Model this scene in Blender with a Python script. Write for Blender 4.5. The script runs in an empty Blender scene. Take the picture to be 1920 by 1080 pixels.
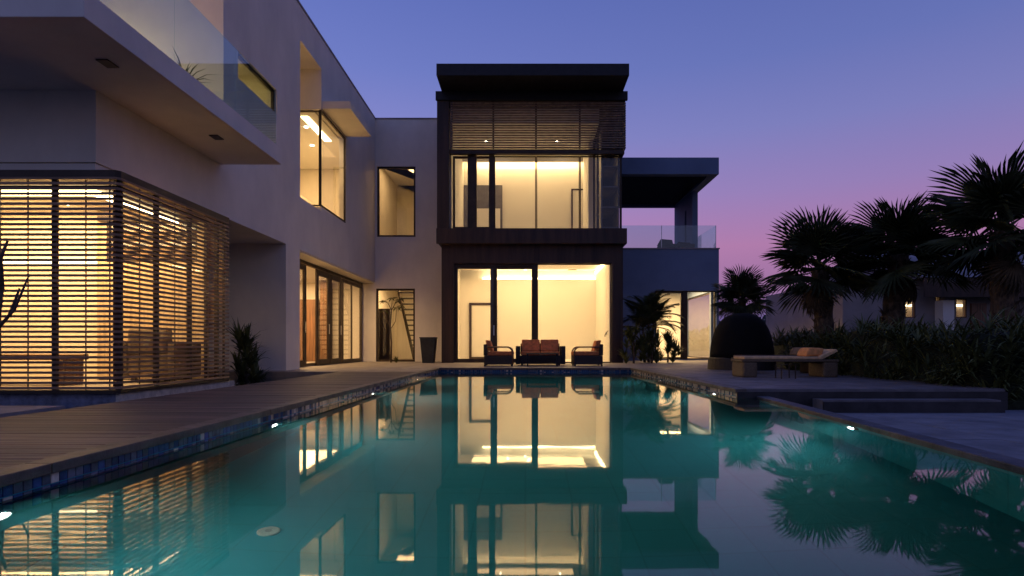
import bpy, bmesh, math, random
from mathutils import Vector, Matrix
R = math.radians
random.seed(7)
scene = bpy.context.scene
col = scene.collection

# ------------------------------------------------------------------ camera
CAM_Z, F, HX, HY = 0.56, 1100.0, 985.0, 650.0      # eye height above the deck, survey scale, vanishing point
cam_d = bpy.data.cameras.new("camera"); cam = bpy.data.objects.new("camera", cam_d); col.objects.link(cam)
cam.location = (0, 0, CAM_Z); cam.rotation_euler = (R(90), 0, 0)
cam_d.sensor_width = 36; cam_d.lens = F / 1920 * 36
cam_d.shift_x = -(HX - 960) / 1920; cam_d.shift_y = (HY - 540) / 1920
cam_d.clip_start = 0.05; cam_d.clip_end = 2000
scene.camera = cam

# ------------------------------------------------------------------ dusk sky
world = bpy.data.worlds.new("World"); scene.world = world; world.use_nodes = True
wn, wl = world.node_tree.nodes, world.node_tree.links
wn.clear()
w_out = wn.new("ShaderNodeOutputWorld"); w_bg = wn.new("ShaderNodeBackground")
w_tc = wn.new("ShaderNodeTexCoord"); w_sep = wn.new("ShaderNodeSeparateXYZ")
w_ramp = wn.new("ShaderNodeValToRGB")
def lin(c):
    return tuple(((v/255)/12.92 if v/255 <= .04045 else ((v/255+.055)/1.055)**2.4) for v in c)
stops = [(0.0, (58, 58, 102)), (.04, (94, 84, 134)), (.09, (142, 103, 147)), (.16, (161, 113, 157)), (.24, (138, 117, 170)),
         (.33, (114, 116, 174)), (.42, (94, 106, 169)), (.55, (77, 92, 158)), (1.0, (50, 64, 122))]
cr = w_ramp.color_ramp
while len(cr.elements) < len(stops): cr.elements.new(.5)
for e, (p, c) in zip(cr.elements, stops):
    e.position = p; e.color = lin(c) + (1,)
wl.new(w_tc.outputs["Generated"], w_sep.inputs[0])
wl.new(w_sep.outputs["Z"], w_ramp.inputs[0])
w_az = wn.new("ShaderNodeMapRange"); w_az.interpolation_type = 'SMOOTHSTEP'
w_az.inputs["From Min"].default_value = -.8; w_az.inputs["From Max"].default_value = .7
w_az.inputs["To Min"].default_value = 1.2; w_az.inputs["To Max"].default_value = .92
wl.new(w_sep.outputs["X"], w_az.inputs["Value"])
w_mul = wn.new("ShaderNodeVectorMath"); w_mul.operation = 'SCALE'
w_r2 = wn.new("ShaderNodeValToRGB"); c2 = w_r2.color_ramp
stops2 = [(0.0, (74, 71, 94)), (.12, (106, 102, 134)), (.3, (102, 106, 150)), (.6, (72, 86, 146)), (1.0, (50, 64, 122))]
while len(c2.elements) < len(stops2): c2.elements.new(.5)
for e, (p, c) in zip(c2.elements, stops2):
    e.position = p; e.color = lin(c) + (1,)
wl.new(w_sep.outputs["Z"], w_r2.inputs[0])
w_side = wn.new("ShaderNodeMapRange"); w_side.interpolation_type = 'SMOOTHSTEP'       # the afterglow lies beyond the house
w_side.inputs["From Min"].default_value = -.1; w_side.inputs["From Max"].default_value = .68
wl.new(w_sep.outputs["Y"], w_side.inputs["Value"])
w_mix = wn.new("ShaderNodeMix"); w_mix.data_type = 'RGBA'
wl.new(w_side.outputs[0], w_mix.inputs[0]); wl.new(w_r2.outputs[0], w_mix.inputs[6]); wl.new(w_ramp.outputs[0], w_mix.inputs[7])
wl.new(w_mix.outputs[2], w_mul.inputs[0]); wl.new(w_az.outputs[0], w_mul.inputs["Scale"])
w_sky = wn.new("ShaderNodeTexSky"); w_sky.sky_type = 'NISHITA'; w_sky.sun_disc = False
w_sky.sun_elevation = R(-3); w_sky.sun_rotation = R(-70)
w_s2 = wn.new("ShaderNodeVectorMath"); w_s2.operation = 'SCALE'; w_s2.inputs["Scale"].default_value = .05
wl.new(w_sky.outputs[0], w_s2.inputs[0])
w_add = wn.new("ShaderNodeVectorMath"); w_add.operation = 'ADD'
wl.new(w_mul.outputs[0], w_add.inputs[0]); wl.new(w_s2.outputs[0], w_add.inputs[1])
wl.new(w_add.outputs[0], w_bg.inputs["Color"]); w_bg.inputs["Strength"].default_value = .95
wl.new(w_bg.outputs[0], w_out.inputs["Surface"])

# ------------------------------------------------------------------ render settings
vs = scene.view_settings
vs.view_transform = 'Standard'; vs.look = 'None'; vs.exposure = 0.4; vs.gamma = 1.0; vs.use_curve_mapping = False
scene.render.engine = 'CYCLES'
cy = scene.cycles
cy.use_denoising = True
try: cy.denoiser = 'OPENIMAGEDENOISE'
except Exception: pass
cy.max_bounces = 10; cy.diffuse_bounces = 4; cy.glossy_bounces = 5; cy.transmission_bounces = 6; cy.transparent_max_bounces = 24
cy.caustics_reflective = False; cy.caustics_refractive = False
cy.sample_clamp_indirect = 4.0; cy.use_light_tree = True

# ------------------------------------------------------------------ materials
def mat(name, color, rough=.7, var=.12, scale=3.0, bump=0.0, bscale=40.0, metal=0.0, spec=.5, rand=0.0, stretch=(1, 1, 1), color2=None):
    m = bpy.data.materials.new(name); m.use_nodes = True
    n, l = m.node_tree.nodes, m.node_tree.links
    b = n["Principled BSDF"]
    b.inputs["Roughness"].default_value = rough; b.inputs["Metallic"].default_value = metal
    b.inputs["Specular IOR Level"].default_value = spec
    tc = n.new("ShaderNodeTexCoord"); mp = n.new("ShaderNodeMapping"); mp.inputs["Scale"].default_value = stretch
    geo = n.new("ShaderNodeNewGeometry")
    l.new(geo.outputs["Position"], mp.inputs[0])
    nz = n.new("ShaderNodeTexNoise"); nz.inputs["Scale"].default_value = scale; nz.inputs["Detail"].default_value = 6
    nz.inputs["Roughness"].default_value = .62
    l.new(mp.outputs[0], nz.inputs["Vector"])
    mx = n.new("ShaderNodeMix"); mx.data_type = 'RGBA'
    c2 = color2 or tuple(max(0, c*(1-2.2*var)) for c in color)
    c1 = color if color2 else tuple(min(1, c*(1+var)) for c in color)
    mx.inputs[6].default_value = c1 + (1,); mx.inputs[7].default_value = c2 + (1,)
    mr = n.new("ShaderNodeMapRange"); mr.inputs["From Min"].default_value = .32; mr.inputs["From Max"].default_value = .68
    l.new(nz.outputs[0], mr.inputs[0]); l.new(mr.outputs[0], mx.inputs[0])
    last = mx.outputs[2]
    if rand:
        oi = n.new("ShaderNodeObjectInfo"); hs = n.new("ShaderNodeHueSaturation")
        m2 = n.new("ShaderNodeMapRange"); m2.inputs["To Min"].default_value = 1-rand; m2.inputs["To Max"].default_value = 1+rand
        l.new(oi.outputs["Random"], m2.inputs[0]); l.new(m2.outputs[0], hs.inputs["Value"]); l.new(last, hs.inputs["Color"])
        last = hs.outputs[0]
    l.new(last, b.inputs["Base Color"])
    rr = n.new("ShaderNodeMapRange"); rr.inputs["To Min"].default_value = max(.02, rough-.1); rr.inputs["To Max"].default_value = min(1, rough+.1)
    l.new(nz.outputs[0], rr.inputs[0]); l.new(rr.outputs[0], b.inputs["Roughness"])
    if bump:
        nb = n.new("ShaderNodeTexNoise"); nb.inputs["Scale"].default_value = bscale; nb.inputs["Detail"].default_value = 4
        l.new(mp.outputs[0], nb.inputs["Vector"])
        bp = n.new("ShaderNodeBump"); bp.inputs["Strength"].default_value = bump; bp.inputs["Distance"].default_value = .01
        l.new(nb.outputs[0], bp.inputs["Height"]); l.new(bp.outputs[0], b.inputs["Normal"])
    return m

def emit(name, color, s):
    m = bpy.data.materials.new(name); m.use_nodes = True
    n, l = m.node_tree.nodes, m.node_tree.links
    b = n["Principled BSDF"]; b.inputs["Base Color"].default_value = (.8, .8, .8, 1)
    b.inputs["Emission Color"].default_value = color + (1,); b.inputs["Emission Strength"].default_value = s
    return m

def glassy(name, tint, ior=1.45, rough=.0, extra=0.0, bump=None, bend=False):
    """thin pane / water skin: Fresnel mix of a clear tinted layer and a mirror layer"""
    m = bpy.data.materials.new(name); m.use_nodes = True
    n, l = m.node_tree.nodes, m.node_tree.links
    n.clear()
    o = n.new("ShaderNodeOutputMaterial"); mix = n.new("ShaderNodeMixShader")
    if bend:
        tr = n.new("ShaderNodeBsdfRefraction"); tr.inputs["IOR"].default_value = ior; tr.inputs["Roughness"].default_value = 0
    else: tr = n.new("ShaderNodeBsdfTransparent")
    tr.inputs[0].default_value = tint + (1,)
    gl = n.new("ShaderNodeBsdfGlossy"); gl.inputs["Roughness"].default_value = rough; gl.inputs["Color"].default_value = (.95, .95, .95, 1)
    fr = n.new("ShaderNodeFresnel"); fr.inputs["IOR"].default_value = ior
    gb = n.new("ShaderNodeNewGeometry"); im = n.new("ShaderNodeMix"); im.data_type = 'FLOAT'     # same index met from either side of the thin skin
    im.inputs[2].default_value = ior; im.inputs[3].default_value = 1/ior
    l.new(gb.outputs["Backfacing"], im.inputs[0]); l.new(im.outputs[0], fr.inputs["IOR"])
    fac = fr.outputs[0]
    if extra:
        ad = n.new("ShaderNodeMath"); ad.operation = 'ADD'; ad.inputs[1].default_value = extra; ad.use_clamp = True
        l.new(fac, ad.inputs[0]); fac = ad.outputs[0]
    l.new(fac, mix.inputs[0]); l.new(tr.outputs[0], mix.inputs[1]); l.new(gl.outputs[0], mix.inputs[2])
    l.new(mix.outputs[0], o.inputs["Surface"])
    if bump:
        geo = n.new("ShaderNodeNewGeometry"); mp = n.new("ShaderNodeMapping"); mp.inputs["Scale"].default_value = bump[0]
        nz = n.new("ShaderNodeTexNoise"); nz.inputs["Scale"].default_value = bump[1]; nz.inputs["Detail"].default_value = 3
        nz.inputs["Roughness"].default_value = .45; nz.inputs["Distortion"].default_value = .6
        l.new(geo.outputs["Position"], mp.inputs[0]); l.new(mp.outputs[0], nz.inputs["Vector"])
        pn = n.new("ShaderNodeTexNoise"); pn.inputs["Scale"].default_value = .35; pn.inputs["Detail"].default_value = 2   # calm and stirred patches
        l.new(geo.outputs["Position"], pn.inputs["Vector"])
        pm = n.new("ShaderNodeMapRange"); pm.inputs["From Min"].default_value = .4; pm.inputs["From Max"].default_value = .65
        pm.inputs["To Min"].default_value = bump[2]*.35; pm.inputs["To Max"].default_value = bump[2]
        l.new(pn.outputs[0], pm.inputs[0])
        bp = n.new("ShaderNodeBump"); bp.inputs["Distance"].default_value = .01
        l.new(pm.outputs[0], bp.inputs["Strength"])
        l.new(nz.outputs[0], bp.inputs["Height"]); l.new(bp.outputs[0], gl.inputs["Normal"]); l.new(bp.outputs[0], fr.inputs["Normal"])
    return m

def tiled(name, ca, cb, cm, size):
    m = mat(name, ca, .75, .1, 1.1, .15, 18, spec=.2)
    n, l = m.node_tree.nodes, m.node_tree.links
    geo = n.new("ShaderNodeNewGeometry"); br = n.new("ShaderNodeTexBrick"); br.offset = 0.0
    br.inputs["Color1"].default_value = ca + (1,); br.inputs["Color2"].default_value = cb + (1,); br.inputs["Mortar"].default_value = cm + (1,)
    br.inputs["Scale"].default_value = 1.0; br.inputs["Brick Width"].default_value = size; br.inputs["Row Height"].default_value = size
    br.inputs["Mortar Size"].default_value = .006; br.inputs["Mortar Smooth"].default_value = .3
    l.new(geo.outputs["Position"], br.inputs["Vector"])
    b = n["Principled BSDF"]; old = b.inputs["Base Color"].links[0].from_socket
    mx = n.new("ShaderNodeMix"); mx.data_type = 'RGBA'; mx.inputs[0].default_value = .6
    l.new(old, mx.inputs[6]); l.new(br.outputs[0], mx.inputs[7]); l.new(mx.outputs[2], b.inputs["Base Color"])
    return m

M = dict(
    plaster=mat("white_plaster", (.82, .76, .66), .85, .05, 1.1, .2, 90, stretch=(1, 1, .6)),
    bluegrey=mat("blue_grey_render", (.16, .22, .33), .85, .06, .9, .12, 90),
    interior=mat("interior_paint", (.80, .77, .70), .8, .02, .6),
    ceiling=mat("ceiling_paint", (.78, .75, .68), .85, .02, .6),
    cladding=mat("dark_timber_cladding", (.048, .022, .011), .55, .3, 5, .2, 60, stretch=(1, 1, .08)),
    black=mat("black_metal", (.012, .012, .014), .5, .2, 6, spec=.4),
    bronze=mat("dark_bronze_frame", (.050, .032, .020), .45, .15, 4, spec=.3),
    slat=mat("timber_slat", (.32, .19, .105), .5, .25, 9, .15, 60, rand=.25, stretch=(.2, .2, 3)),
    louvre=mat("louvre_timber", (.20, .14, .10), .5, .25, 9, rand=.2),
    stone=mat("terrace_stone", (.30, .255, .21), .6, .16, 2.2, .2, 70),
    stone2=mat("blue_grey_paving", (.21, .22, .25), .6, .18, 2.6, .35, 55, rand=.1),
    deckstone=mat("side_deck_stone", (.17, .155, .155), .55, .2, 2.6, .25, 60, rand=.1),
    plank=mat("weathered_deck_plank", (.155, .108, .085), .55, .3, 6, .35, 40, rand=.3, stretch=(.15, 3, 1)),
    coping=mat("coping_stone", (.15, .120, .092), .5, .28, 5, .4, 40, rand=.2),
    pooltile=tiled("teal_pool_tile", (.035, .40, .52), (.028, .34, .46), (.02, .24, .32), .30),
    pondtile=mat("dark_blue_pond_tile", (.02, .05, .12), .4, .25, 3),
    riser=mat("dark_riser_stone", (.030, .028, .030), .5, .3, 4, .3, 50),
    rim=mat("dark_rim_stone", (.060, .062, .075), .5, .3, 5, .4, 40),
    tileA=mat("mosaic_tile_pale", (.78, .72, .60), .15, .15, 9, rand=.3),
    tileB=mat("mosaic_tile_blue", (.05, .11, .30), .15, .25, 9, rand=.4),
    tileC=mat("mosaic_tile_slate", (.16, .18, .24), .15, .25, 9, rand=.4),
    grout=mat("grout", (.10, .10, .10), .8, .1, 9),
    wood=mat("interior_walnut", (.22, .105, .05), .45, .3, 3, stretch=(7, 7, .35)),
    honey=mat("honey_timber_panel", (.58, .42, .25), .5, .22, 3, stretch=(7, 7, .35)),
    tan=mat("tan_wall_paint", (.80, .69, .52), .8, .04, .8),
    neighbour=mat("taupe_render", (.30, .26, .24), .85, .1, .8),
    darkdoor=mat("grey_interior_door", (.13, .12, .115), .5, .1, 3),
    wicker=mat("dark_wicker", (.035, .026, .018), .6, .35, 60, .8, 140),
    wickerB=mat("black_wicker", (.008, .008, .008), .9, .35, 60, .8, 140, spec=.15),
    wickerL=mat("brown_wicker", (.18, .12, .062), .6, .3, 60, .8, 140),
    cushion=mat("rust_cushion_fabric", (.78, .24, .07), .85, .15, 12, .3, 160),
    cushionO=mat("orange_cushion_fabric", (.85, .36, .11), .85, .12, 12, .3, 160),
    cushionB=mat("tan_mattress_fabric", (.78, .50, .24), .85, .12, 12, .3, 160),
    pot=mat("charcoal_planter", (.020, .022, .024), .45, .2, 7),
    soil=mat("soil", (.03, .02, .013), .95, .3, 20, .6, 60),
    palm=mat("palm_frond_green", (.055, .068, .026), .6, .35, 4, rand=.35, spec=.25),
    palmD=mat("palm_dead_frond", (.12, .085, .045), .7, .3, 4, rand=.3),
    trunk=mat("palm_trunk_fibre", (.11, .075, .045), .9, .4, 14, .9, 40, stretch=(1, 1, .5)),
    bark=mat("grey_bark", (.12, .085, .06), .85, .3, 18, .6, 60),
    leaf=mat("strap_leaf_green", (.12, .135, .042), .6, .45, 6, color2=(.05, .066, .022), spec=.25),
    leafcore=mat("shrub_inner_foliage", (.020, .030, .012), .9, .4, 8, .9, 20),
    fartree=mat("distant_foliage", (.035, .050, .034), .8, .4, 1.5),
    ground=mat("lawn_ground", (.045, .055, .028), .9, .4, .6, .5, 30),
    roof=mat("grey_roof_sheet", (.30, .26, .26), .7, .2, 1.2),
    steel=mat("brushed_steel", (.5, .5, .5), .3, .1, 8, metal=1.0),
    drain=mat("white_drain_plastic", (.75, .8, .72), .4, .05, 8),
    sofa=mat("taupe_upholstery", (.20, .14, .09), .9, .2, 8),
    led=emit("cove_led", (1.0, .76, .40), 9.0),
    led2=emit("cove_led_soft", (1.0, .78, .42), 5.0),
    spot=emit("downlight_lens", (1.0, .90, .70), 22.0),
    poolled=emit("pool_lamp_lens", (1.0, .92, .80), 560.0),
    glass=glassy("window_glass", (.97, .97, .95), 1.45),
    rail=glassy("balustrade_glass", (.80, .93, .93), 1.5, 0, .03),
    water=glassy("pool_water_skin", (.88, .97, .98), 1.333, .025, 0, ((1, 1.6, 1), 2.2, .045), True),
    pondwater=glassy("pond_water_skin", (.6, .8, .95), 1.333, .012, 0, ((1, 1.3, 1), 4, .08)),
)

# ------------------------------------------------------------------ mesh helpers
def X_(px, Y): return (px - HX) * Y / F           # survey conversions: bearing at a known distance
def Z_(py, Y): return CAM_Z + (HY - py) * Y / F

class MB:
    def __init__(s): s.v, s.f = [], []
    def add(s, vs, fs):
        o = len(s.v); s.v += [tuple(v) for v in vs]; s.f += [tuple(i+o for i in f) for f in fs]; return s
    def box(s, x0, x1, y0, y1, z0, z1):
        vs = [(x, y, z) for z in (z0, z1) for y in (y0, y1) for x in (x0, x1)]
        return s.add(vs, [(0, 2, 3, 1), (4, 5, 7, 6), (0, 1, 5, 4), (2, 6, 7, 3), (0, 4, 6, 2), (1, 3, 7, 5)])
    def prism(s, poly, axis, a, b):
        """2-D polygon pushed along an axis; poly in the other two axes in x,y,z order"""
        n = len(poly)
        def P(p, t):
            q = list(p); q.insert(axis, t); return q
        vs = [P(p, a) for p in poly] + [P(p, b) for p in poly]
        fs = [tuple(range(n)), tuple(range(2*n-1, n-1, -1))] + [(i, i+n, (i+1) % n+n, (i+1) % n) for i in range(n)]
        return s.add(vs, fs)
    def tube(s, pts, rad, seg=8):
        pts = [Vector(p) for p in pts]; rad = rad if isinstance(rad, (list, tuple)) else [rad]*len(pts)
        vs, fs = [], []
        up = None
        for i, p in enumerate(pts):
            d = (pts[min(i+1, len(pts)-1)] - pts[max(i-1, 0)]).normalized()
            if up is None: up = Vector((0, 0, 1)) if abs(d.z) < .9 else Vector((1, 0, 0))
            a = d.cross(up).normalized(); b = a.cross(d).normalized(); up = b
            for k in range(seg):
                t = 2*math.pi*k/seg
                vs.append(p + (a*math.cos(t) + b*math.sin(t))*rad[i])
        for i in range(len(pts)-1):
            for k in range(seg):
                fs.append((i*seg+k, i*seg+(k+1) % seg, (i+1)*seg+(k+1) % seg, (i+1)*seg+k))
        fs.append(tuple(range(seg-1, -1, -1))); n = (len(pts)-1)*seg; fs.append(tuple(range(n, n+seg)))
        return s.add(vs, fs)
    def lathe(s, prof, seg=24, c=(0, 0, 0)):
        vs, fs = [], []
        for r, z in prof:
            for k in range(seg):
                t = 2*math.pi*k/seg; vs.append((c[0]+r*math.cos(t), c[1]+r*math.sin(t), c[2]+z))
        for i in range(len(prof)-1):
            for k in range(seg):
                fs.append((i*seg+k, i*seg+(k+1) % seg, (i+1)*seg+(k+1) % seg, (i+1)*seg+k))
        fs.append(tuple(range(seg-1, -1, -1))); n = (len(prof)-1)*seg; fs.append(tuple(range(n, n+seg)))
        return s.add(vs, fs)
    def mesh(s, name, m, smooth=False):
        me = bpy.data.meshes.new(name); me.from_pydata(s.v, [], s.f); me.update()
        me.materials.append(m)
        if smooth:
            me.polygons.foreach_set("use_smooth", [True]*len(me.polygons))
        return me
    def build(s, name, m, parent=None, smooth=False, bevel=0.0, seg=2, loc=None):
        o = bpy.data.objects.new(name, s.mesh(name, m, smooth)); col.objects.link(o)
        if parent: o.parent = parent
        if loc: o.location = loc
        if bevel:
            bm = bmesh.new(); bm.from_mesh(o.data)
            bmesh.ops.remove_doubles(bm, verts=bm.verts, dist=1e-5)
            es = [e for e in bm.edges if len(e.link_faces) == 2 and e.calc_face_angle(0) > .5]
            bmesh.ops.bevel(bm, geom=es, offset=bevel, segments=seg, affect='EDGES', profile=.6)
            bmesh.ops.recalc_face_normals(bm, faces=bm.faces)
            bm.to_mesh(o.data); bm.free()
        return o

def box(name, m, parent, *b, bevel=0.0, seg=2):
    return MB().box(*b).build(name, m, parent, bevel=bevel, seg=seg)

def inst(name, me, parent=None, loc=None, rot=None, mtx=None):
    o = bpy.data.objects.new(name, me); col.objects.link(o)
    if parent: o.parent = parent
    if mtx is not None: o.matrix_local = mtx
    else:
        if loc: o.location = loc
        if rot: o.rotation_euler = rot
    return o

def csg(solids, carves=()):
    """solid boxes minus carve boxes, as one clean shell with no inner faces"""
    ax = []
    for a in range(3):
        ax.append(sorted({round(v, 4) for b in list(solids)+list(carves) for v in (b[2*a], b[2*a+1])}))
    nx, ny, nz = (len(a)-1 for a in ax)
    def occ(i, j, k):
        if not (0 <= i < nx and 0 <= j < ny and 0 <= k < nz): return False
        c = [(ax[0][i]+ax[0][i+1])/2, (ax[1][j]+ax[1][j+1])/2, (ax[2][k]+ax[2][k+1])/2]
        def ins(b): return all(b[2*a] < c[a] < b[2*a+1] for a in range(3))
        return any(ins(b) for b in solids) and not any(ins(b) for b in carves)
    g = {(i, j, k): occ(i, j, k) for i in range(nx) for j in range(ny) for k in range(nz)}
    vid, vs, fs = {}, [], []
    def V(i, j, k):
        if (i, j, k) not in vid: vid[(i, j, k)] = len(vs); vs.append((ax[0][i], ax[1][j], ax[2][k]))
        return vid[(i, j, k)]
    for (i, j, k), s in g.items():
        if not s: continue
        if not g.get((i-1, j, k)): fs.append((V(i, j, k), V(i, j, k+1), V(i, j+1, k+1), V(i, j+1, k)))
        if not g.get((i+1, j, k)): fs.append((V(i+1, j, k), V(i+1, j+1, k), V(i+1, j+1, k+1), V(i+1, j, k+1)))
        if not g.get((i, j-1, k)): fs.append((V(i, j, k), V(i+1, j, k), V(i+1, j, k+1), V(i, j, k+1)))
        if not g.get((i, j+1, k)): fs.append((V(i, j+1, k), V(i, j+1, k+1), V(i+1, j+1, k+1), V(i+1, j+1, k)))
        if not g.get((i, j, k-1)): fs.append((V(i, j, k), V(i, j+1, k), V(i+1, j+1, k), V(i+1, j, k)))
        if not g.get((i, j, k+1)): fs.append((V(i, j, k+1), V(i+1, j, k+1), V(i+1, j+1, k+1), V(i, j+1, k+1)))
    mb = MB(); mb.v, mb.f = vs, fs
    return mb

def tag(o, label=None, cat=None, group=None, kind=None):
    if label: o["label"] = label
    if cat: o["category"] = cat
    if group: o["group"] = group
    if kind: o["kind"] = kind
    return o
def thing(name, label, cat, loc=(0, 0, 0), rz=0, group=None):
    o = bpy.data.objects.new(name, None); col.objects.link(o); o.location = loc; o.rotation_euler = (0, 0, rz)
    o.empty_display_size = .2
    return tag(o, label, cat, group)
def struct(o): o["kind"] = "structure"; return o
def copy_tree(o, parent=None):
    c = o.copy(); col.objects.link(c); c.parent = parent
    for ch in list(o.children): copy_tree(ch, c)
    return c

WARM = (1.0, .63, .28)
def area(name, loc, sx, sy, watts, color=WARM, rot=(0, 0, 0)):
    d = bpy.data.lights.new(name, 'AREA'); d.shape = 'RECTANGLE'; d.size = sx; d.size_y = sy; d.energy = watts; d.color = color
    o = bpy.data.objects.new(name, d); col.objects.link(o); o.location = loc; o.rotation_euler = rot
    return o

def frame_y(mb, x0, x1, z0, z1, y0, y1, w):
    """rectangular frame facing the pool"""
    mb.box(x0, x0+w, y0, y1, z0, z1); mb.box(x1-w, x1, y0, y1, z0, z1)
    mb.box(x0+w, x1-w, y0, y1, z1-w, z1); mb.box(x0+w, x1-w, y0, y1, z0, z0+w)
    return mb
def frame_x(mb, y0, y1, z0, z1, x0, x1, w):
    mb.box(x0, x1, y0, y0+w, z0, z1); mb.box(x0, x1, y1-w, y1, z0, z1)
    mb.box(x0, x1, y0+w, y1-w, z1-w, z1); mb.box(x0, x1, y0+w, y1-w, z0, z0+w)
    return mb

# ================================================================== SETTING
WZ = -.115            # pool water level
PL, PR, PF, PN = -2.27, 2.77, 15.4, .9
def ring(outer, hole, z):
    X0, X1, Y0, Y1 = outer; a, b, c, d = hole
    mb = MB()
    for (x0, x1, y0, y1) in ((X0, a, Y0, Y1), (b, X1, Y0, Y1), (a, b, Y0, c), (a, b, d, Y1)):
        mb.add([(x0, y0, z), (x1, y0, z), (x1, y1, z), (x0, y1, z)], [(0, 1, 2, 3)])
    return mb
struct(ring((-900, 900, -300, 1500), (-14, 3.4, -4, 15.9), -.32).build("ground", M["ground"]))
# terrace round the house and the side decks
struct(csg([(-14, 12, PF+.16, 34, -1.0, 0), (-14, PL-.125, 13.1, PF+.16, -1.0, 0), (6.3, 12, 15.3, PF+.16, -1.0, 0)]).build("stone_terrace", M["stone"]))
struct(csg([(PR+.14, 6.3, 7.7, PF+.158, -1.0, -.002)]).build("side_deck", M["deckstone"]))
struct(csg([(3.75, 6.0, 7.4, 7.696, -1.0, -.115)]).build("deck_step", M["deckstone"]))
for b in ((PR+.0, 6.3, 7.66, 7.698, -1.3, -.03), (3.75, 6.02, 7.36, 7.398, -.95, -.135)):
    struct(MB().box(*b).build("step_riser", M["riser"]))
rim_in = [(3.02, 7.69), (2.66, 3.1), (2.45, .4)]
rim_out = [(3.18, 7.69), (2.84, 3.3), (2.62, .4)]
struct(MB().prism([(3.18, 7.69), (2.84, 3.3), (2.4, -3), (14, -3), (14, 7.69)], 2, -.9, -.27).build("lower_terrace", M["stone2"]))
struct(MB().prism(rim_in + rim_out[::-1], 2, -.19, -.085).build("pool_rim", M["rim"], bevel=.008))
struct(MB().prism([(3.06, 7.69), (2.70, 3.1), (2.49, .4), (2.60, .4), (2.82, 3.3), (3.16, 7.69)], 2, -1.4, -.192).build("pool_rim_wall", M["pooltile"]))
def pave(base, x0, x1, y0, y1, z, step, m, skip):
    me = MB().box(-step/2+.0035, step/2-.0035, -step/2+.0035, step/2-.0035, -.02, 0).mesh("paver", m)
    nx_, ny_ = int((x1-x0)/step), int((y1-y0)/step)
    for j in range(ny_):
        for i in range(nx_):
            px_, py_ = x0+(i+.5)*step, y0+(j+.5)*step
            if skip(px_, py_): continue
            inst("paver", me, base, (px_, py_, z + random.uniform(-.0015, .0015)), (R(random.uniform(-.12, .12)), R(random.uniform(-.12, .12)), 0))
pave(bpy.data.objects["side_deck"], 2.92, 6.32, 7.72, 15.2, .006, .68, M["deckstone"], lambda x, y: False)
pave(bpy.data.objects["lower_terrace"], 2.9, 9.4, 1.3, 7.36, -.262, .65, M["stone2"], lambda x, y: x < 2.62 + .078*y + .36 or (x > 3.4 and y > 7.0))
# timber deck on the left: bearers plus one board each
deck = struct(MB().box(-4.15, PL-.21, -3, 13.1, -1.0, -.03).build("timber_deck", M["grout"]))
pk = MB().box(-4.15, PL-.13, -.0675, .0675, -.024, 0).build("plank", M["plank"], deck, bevel=.004, seg=1, loc=(0, .62, 0))
y = .62 + .1405
while y < 13.03:
    c = pk.copy(); col.objects.link(c); c.parent = deck; c.location = (random.uniform(-.003, .003), y, random.uniform(-.0025, .001)); y += .1405
# pool basin
basin = struct(csg([(PL-.2, 3.4, PN-.3, PF+.2, -1.6, -1.25), (PL-.2, PL-.02, PN, PF+.2, -1.249, -.06), (PL-.02, 3.4, PF+.02, PF+.2, -1.249, -.06),
                    (PR+.02, 3.4, 7.70, PF+.02, -1.249, -.06), (PL-.02, 3.4, PN-.3, PN, -1.249, -.06)]).build("pool_basin", M["pooltile"]))
wn_, wl_ = M["water"].node_tree.nodes, M["water"].node_tree.links          # faintly cloudy water body
pv = wn_.new("ShaderNodeVolumePrincipled"); pv.inputs["Color"].default_value = (.10, .72, .86, 1); pv.inputs["Density"].default_value = .17
pv.inputs["Absorption Color"].default_value = (.2, .8, .8, 1); pv.inputs["Anisotropy"].default_value = .2
wl_.new(pv.outputs[0], next(n for n in wn_ if n.type == 'OUTPUT_MATERIAL').inputs["Volume"])
wp = [(PL-.012, PN-.1), (2.52, PN-.1), (2.76, 3.1), (3.10, 7.69), (PR+.012, 7.71), (PR+.012, PF+.012), (PL-.012, PF+.012)]
struct(MB().prism(wp[::-1], 2, -1.27, WZ).build("pool_water", M["water"]))
# coping stones
cop = struct(thing("pool_coping", None, None))
yy = .4
while yy < PF - .01:
    L = min(1.2, PF-yy); MB().box(PL-.125, PL+.012, yy+.003, yy+L-.003, -.048, .004).build("coping_stone", M["coping"], cop, bevel=.006); yy += 1.2
xx = PL-.125
while xx < PR+.1:
    L = min(1.2, PR+.125-xx); MB().box(xx+.003, xx+L-.003, PF-.012, PF+.16, -.048, .006).build("coping_stone", M["coping"], cop, bevel=.006); xx += 1.2
yy = 7.7
while yy < PF-.02:
    L = min(1.2, PF-.014-yy); MB().box(PR-.012, PR+.14, yy+.003, yy+L-.003, -.048, .004).build("coping_stone", M["coping"], cop, bevel=.006); yy += 1.2
# waterline mosaic: nearest tiles singly, the rest as one mass per wall
band = struct(thing("waterline_mosaic", None, None))
TS = .052
tmesh = {k: MB().box(0, .006, -TS/2+.003, TS/2-.003, -TS/2+.003, TS/2-.003).mesh("tile", M[k]) for k in ("tileA", "tileB", "tileC")}
def pick(yv):
    w = random.random()
    if yv < 5.5: return "tileB" if w < .60 else ("tileC" if w < .95 else "tileA")
    return "tileA" if w < .62 else ("tileC" if w < .9 else "tileB")
far = {k: MB() for k in tmesh}
n_single = 0
yv = 1.6
while yv < PF - .02:
    for r in range(3):
        z = -.075 - r*TS; k = pick(yv)
        if r < 2 and yv < 7.2:
            o = inst("mosaic_tile", tmesh[k], band, (PL-.018, yv, z)); n_single += 1
        else: far[k].box(PL-.018, PL-.012, yv-TS/2+.003, yv+TS/2-.003, z-TS/2+.003, z+TS/2-.003)
    yv += TS
yv = 7.73
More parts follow.
